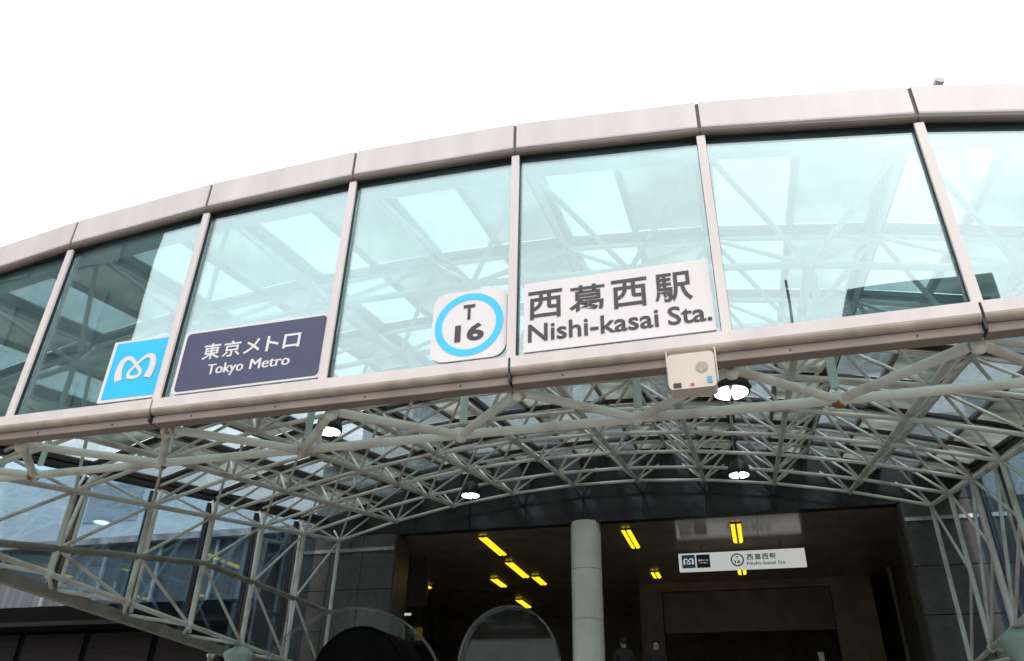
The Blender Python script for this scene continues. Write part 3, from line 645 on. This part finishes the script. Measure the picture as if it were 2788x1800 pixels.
# ------------------------------------------------------------------ people in the hall
def person(label, x, y, floor, h, coat, face):
    base = W(x, y, floor); k = h / 1.7
    t = thing('person', label, 'person', base)
    J = {'pel': ((0, 0, 0.92), 0.145), 'wst': ((0, 0, 1.08), 0.13), 'chs': ((0, 0, 1.28), 0.155), 'nk': ((0, 0, 1.44), 0.06), 'nk2': ((0, 0.01, 1.50), 0.055), 'hd': ((0, 0.01, 1.58), 0.085), 'crn': ((0, 0.0, 1.64), 0.07)}
    E = [('pel', 'wst'), ('wst', 'chs'), ('chs', 'nk'), ('nk', 'nk2'), ('nk2', 'hd'), ('hd', 'crn')]
    for s, n in ((-1, 'l'), (1, 'r')):
        J.update({n + 'sh': ((s * 0.17, 0, 1.37), 0.07), n + 'el': ((s * 0.23, 0.02, 1.10), 0.05), n + 'wr': ((s * 0.23, 0.10, 0.87), 0.036), n + 'ha': ((s * 0.225, 0.13, 0.79), 0.032),
                  n + 'hp': ((s * 0.09, 0, 0.86), 0.10), n + 'kn': ((s * 0.10, 0.03 * s, 0.48), 0.068), n + 'an': ((s * 0.10, 0.02 * s, 0.09), 0.045), n + 'to': ((s * 0.11, 0.17 + 0.02 * s, 0.035), 0.035)})
        E += [('chs', n + 'sh'), (n + 'sh', n + 'el'), (n + 'el', n + 'wr'), (n + 'wr', n + 'ha'), ('pel', n + 'hp'), (n + 'hp', n + 'kn'), (n + 'kn', n + 'an'), (n + 'an', n + 'to')]
    keys = list(J); me = bpy.data.meshes.new('body'); me.from_pydata([J[q][0] for q in keys], [(keys.index(a), keys.index(b)) for a, b in E], [])
    o = bpy.data.objects.new('body', me); rot = Matrix.Rotation(face, 4, 'Z')
    link(o, t, Matrix.Translation(base) @ rot @ Matrix.Scale(k, 4))
    md = o.modifiers.new('skin', 'SKIN'); sv = me.skin_vertices[0].data
    for q, s in zip(keys, sv): r = J[q][1]; s.radius = (r, r * (0.72 if q in ('pel', 'wst', 'chs') else 1)); s.use_root = (q == 'pel')
    o.modifiers.new('smooth', 'SUBSURF').levels = 1; o.modifiers['smooth'].render_levels = 2
    m, n, l, out_ = new_mat('clothes'); p = n.new('ShaderNodeBsdfPrincipled'); p.inputs['Roughness'].default_value = 0.8
    tc = n.new('ShaderNodeTexCoord'); sp = n.new('ShaderNodeSeparateXYZ'); l.new(tc.outputs['Object'], sp.inputs[0])
    r = n.new('ShaderNodeValToRGB'); r.color_ramp.interpolation = 'CONSTANT'; e = r.color_ramp.elements
    e[0].position = 0; e[0].color = (0.015, 0.016, 0.02, 1); e[1].position = 0.86 / 2; e[1].color = (*coat, 1); q = e.new(1.46 / 2); q.color = (0.42, 0.28, 0.21, 1)
    d = n.new('ShaderNodeMath'); d.operation = 'DIVIDE'; d.inputs[1].default_value = 2; l.new(sp.outputs[2], d.inputs[0]); l.new(d.outputs[0], r.inputs[0])
    l.new(r.outputs[0], p.inputs['Base Color']); l.new(p.outputs[0], out_.inputs[0]); me.materials.append(m)
    bm = bmesh.new(); bmesh.ops.create_uvsphere(bm, u_segments=14, v_segments=10, radius=0.105)
    bmesh.ops.delete(bm, geom=[v for v in bm.verts if v.co.z < -0.03 and v.co.y > -0.02 or v.co.z < -0.07 or (v.co.y > 0.06 and v.co.z < 0.035)], context='VERTS')
    for f in bm.faces: f.smooth = True
    hm = bpy.data.meshes.new('hair'); bm.to_mesh(hm); bm.free(); hm.materials.append(M['hair'])
    link(bpy.data.objects.new('hair', hm), t, Matrix.Translation(base) @ rot @ Matrix.Scale(k, 4) @ Matrix.Translation((0, 0, 1.605)))
person('dark clothed person standing in the hall right beside the pale column', 1.97, 9.75, HALL_Z, 1.72, (0.03, 0.028, 0.028), math.radians(20))
person('dark clothed person standing before the inner pier under the hanging sign', 2.45, 9.9, HALL_Z, 1.68, (0.02, 0.02, 0.025), math.radians(200))
person('person in a dark red coat climbing the stairs by the dark booth', -1.13, 7.2, g0 + (HALL_Z - g0) * 12 / NST, 1.62, (0.10, 0.018, 0.016), math.radians(10))
# small boards in the hall
t = thing('yellow_board', 'small yellow notice board hanging inside the hall by the stone pilaster', 'sign', W(-1.75, 10.3, 0.30))
box('board', (-1.80, 10.30, 0.30), (-1.66, 10.33, 0.52), M['yellow'], t); tube('hanger_rod', W(-1.73, 10.315, 0.52), W(-1.73, 10.315, CEIL - 0.001), 0.01, M['black'], t)
t = thing('white_notice', 'small white notice strip on the partition inside the hall', 'sign', W(-2.05, 10.4, 0.75))
box('board', (-2.10, 10.40, 0.745), (-1.95, 10.43, 0.785), M['light_sign'], t); tube('hanger_rod', W(-2.03, 10.415, 0.785), W(-2.03, 10.415, CEIL - 0.001), 0.01, M['black'], t)
# ------------------------------------------------------------------ neighbouring buildings
nb = thing('neighbour_building', 'pale office building beyond the blue side glass with a stone ledge and dark ground floor', 'building', W(-9, 12, GROUND))
box('upper_storey', (-20, 10.3, 2.44), (-3.6, 16, 4.1), M['pale_wall'], nb)
box('ledge', (-20.1, 10.05, 2.30), (-3.55, 16.05, 2.44), M['ledge'], nb, 0.01)
box('middle_storey', (-20, 10.25, 1.10), (-3.6, 15.95, 2.30), M['blue_wall'], nb)
box('ground_storey', (-20, 10.15, GROUND), (-3.62, 15.9, 1.10), M['dark_base'], nb)
for k in range(10): box('shutter', (-19.8 + k * 1.6, 10.12, GROUND + 0.1), (-18.35 + k * 1.6, 10.149, 0.55), M['shutter'], nb)
box('awning', (-19.9, 9.6, 0.62), (-3.7, 10.149, 0.70), M['shutter'], nb)
for k in range(3): box('window', (-19.0 + k * 4.6, 10.28, 2.85), (-17.6 + k * 4.6, 10.31, 3.7), M['win_pale'], nb)
for k in range(12):
    box('fin', (-19.6 + k * 1.34, 10.19, 1.12), (-19.54 + k * 1.34, 10.245, 2.29), M['concrete'], nb)
rb = thing('wing_building', 'grey station wing beyond the side glass opposite the pale office building', 'building', W(11, 11, GROUND))
box('wall', (8.9, 3.5, GROUND), (16, 8.5, 2.6), M['wing'], rb); box('roof_slab', (8.8, 3.4, 2.6), (16.1, 8.6, 2.72), M['ledge'], rb)
for k in range(3): box('window', (8.88, 4.0 + k * 1.5, 0.3), (8.91, 5.0 + k * 1.5, 1.6), M['dark_win'], rb)
db = thing('street_building', 'dark tall building across the street mirrored in the gable glass above the emblem sign', 'building', W(-11, -10, GROUND))
_fp = ((-18, -5.5), (-5.05, -5.5), (-9.6, -9.5), (-18, -9.5))
sweep('wall', [[W(x, y, z) for x, y in _fp] for z in (GROUND, 9.5)], M['dark_build'], db)
sweep('roof_slab', [[W(x * 1.004, y * 1.004 + 0.06, z) for x, y in _fp] for z in (9.501, 9.7)], M['concrete'], db)
for r in range(6):
    for k in range(6): box('window', (-16.4 + k * 1.9, -5.51, -1.0 + r * 1.7), (-15.3 + k * 1.9, -5.47, 0.1 + r * 1.7), M['dark_win'], db)
tb = thing('street_building', 'teal block with rooftop hut and aerial mirrored low in the gable glass', 'building', W(8.5, -15, GROUND))
box('wall', (5.6, -19, GROUND), (11.2, -14, 7.75), M['teal_build'], tb); box('rooftop_hut', (7.05, -18.5, 7.75), (10.2, -13.98, 8.45), M['teal_build'], tb)
for r in range(5):
    for k in range(4): box('window', (6.0 + k * 1.3, -14.02, -0.5 + r * 1.6), (6.9 + k * 1.3, -13.97, 0.5 + r * 1.6), M['dark_win'], tb)
tube('aerial', W(5.75, -14.2, 7.75), W(5.75, -14.2, 9.1), 0.05, M['black'], tb)
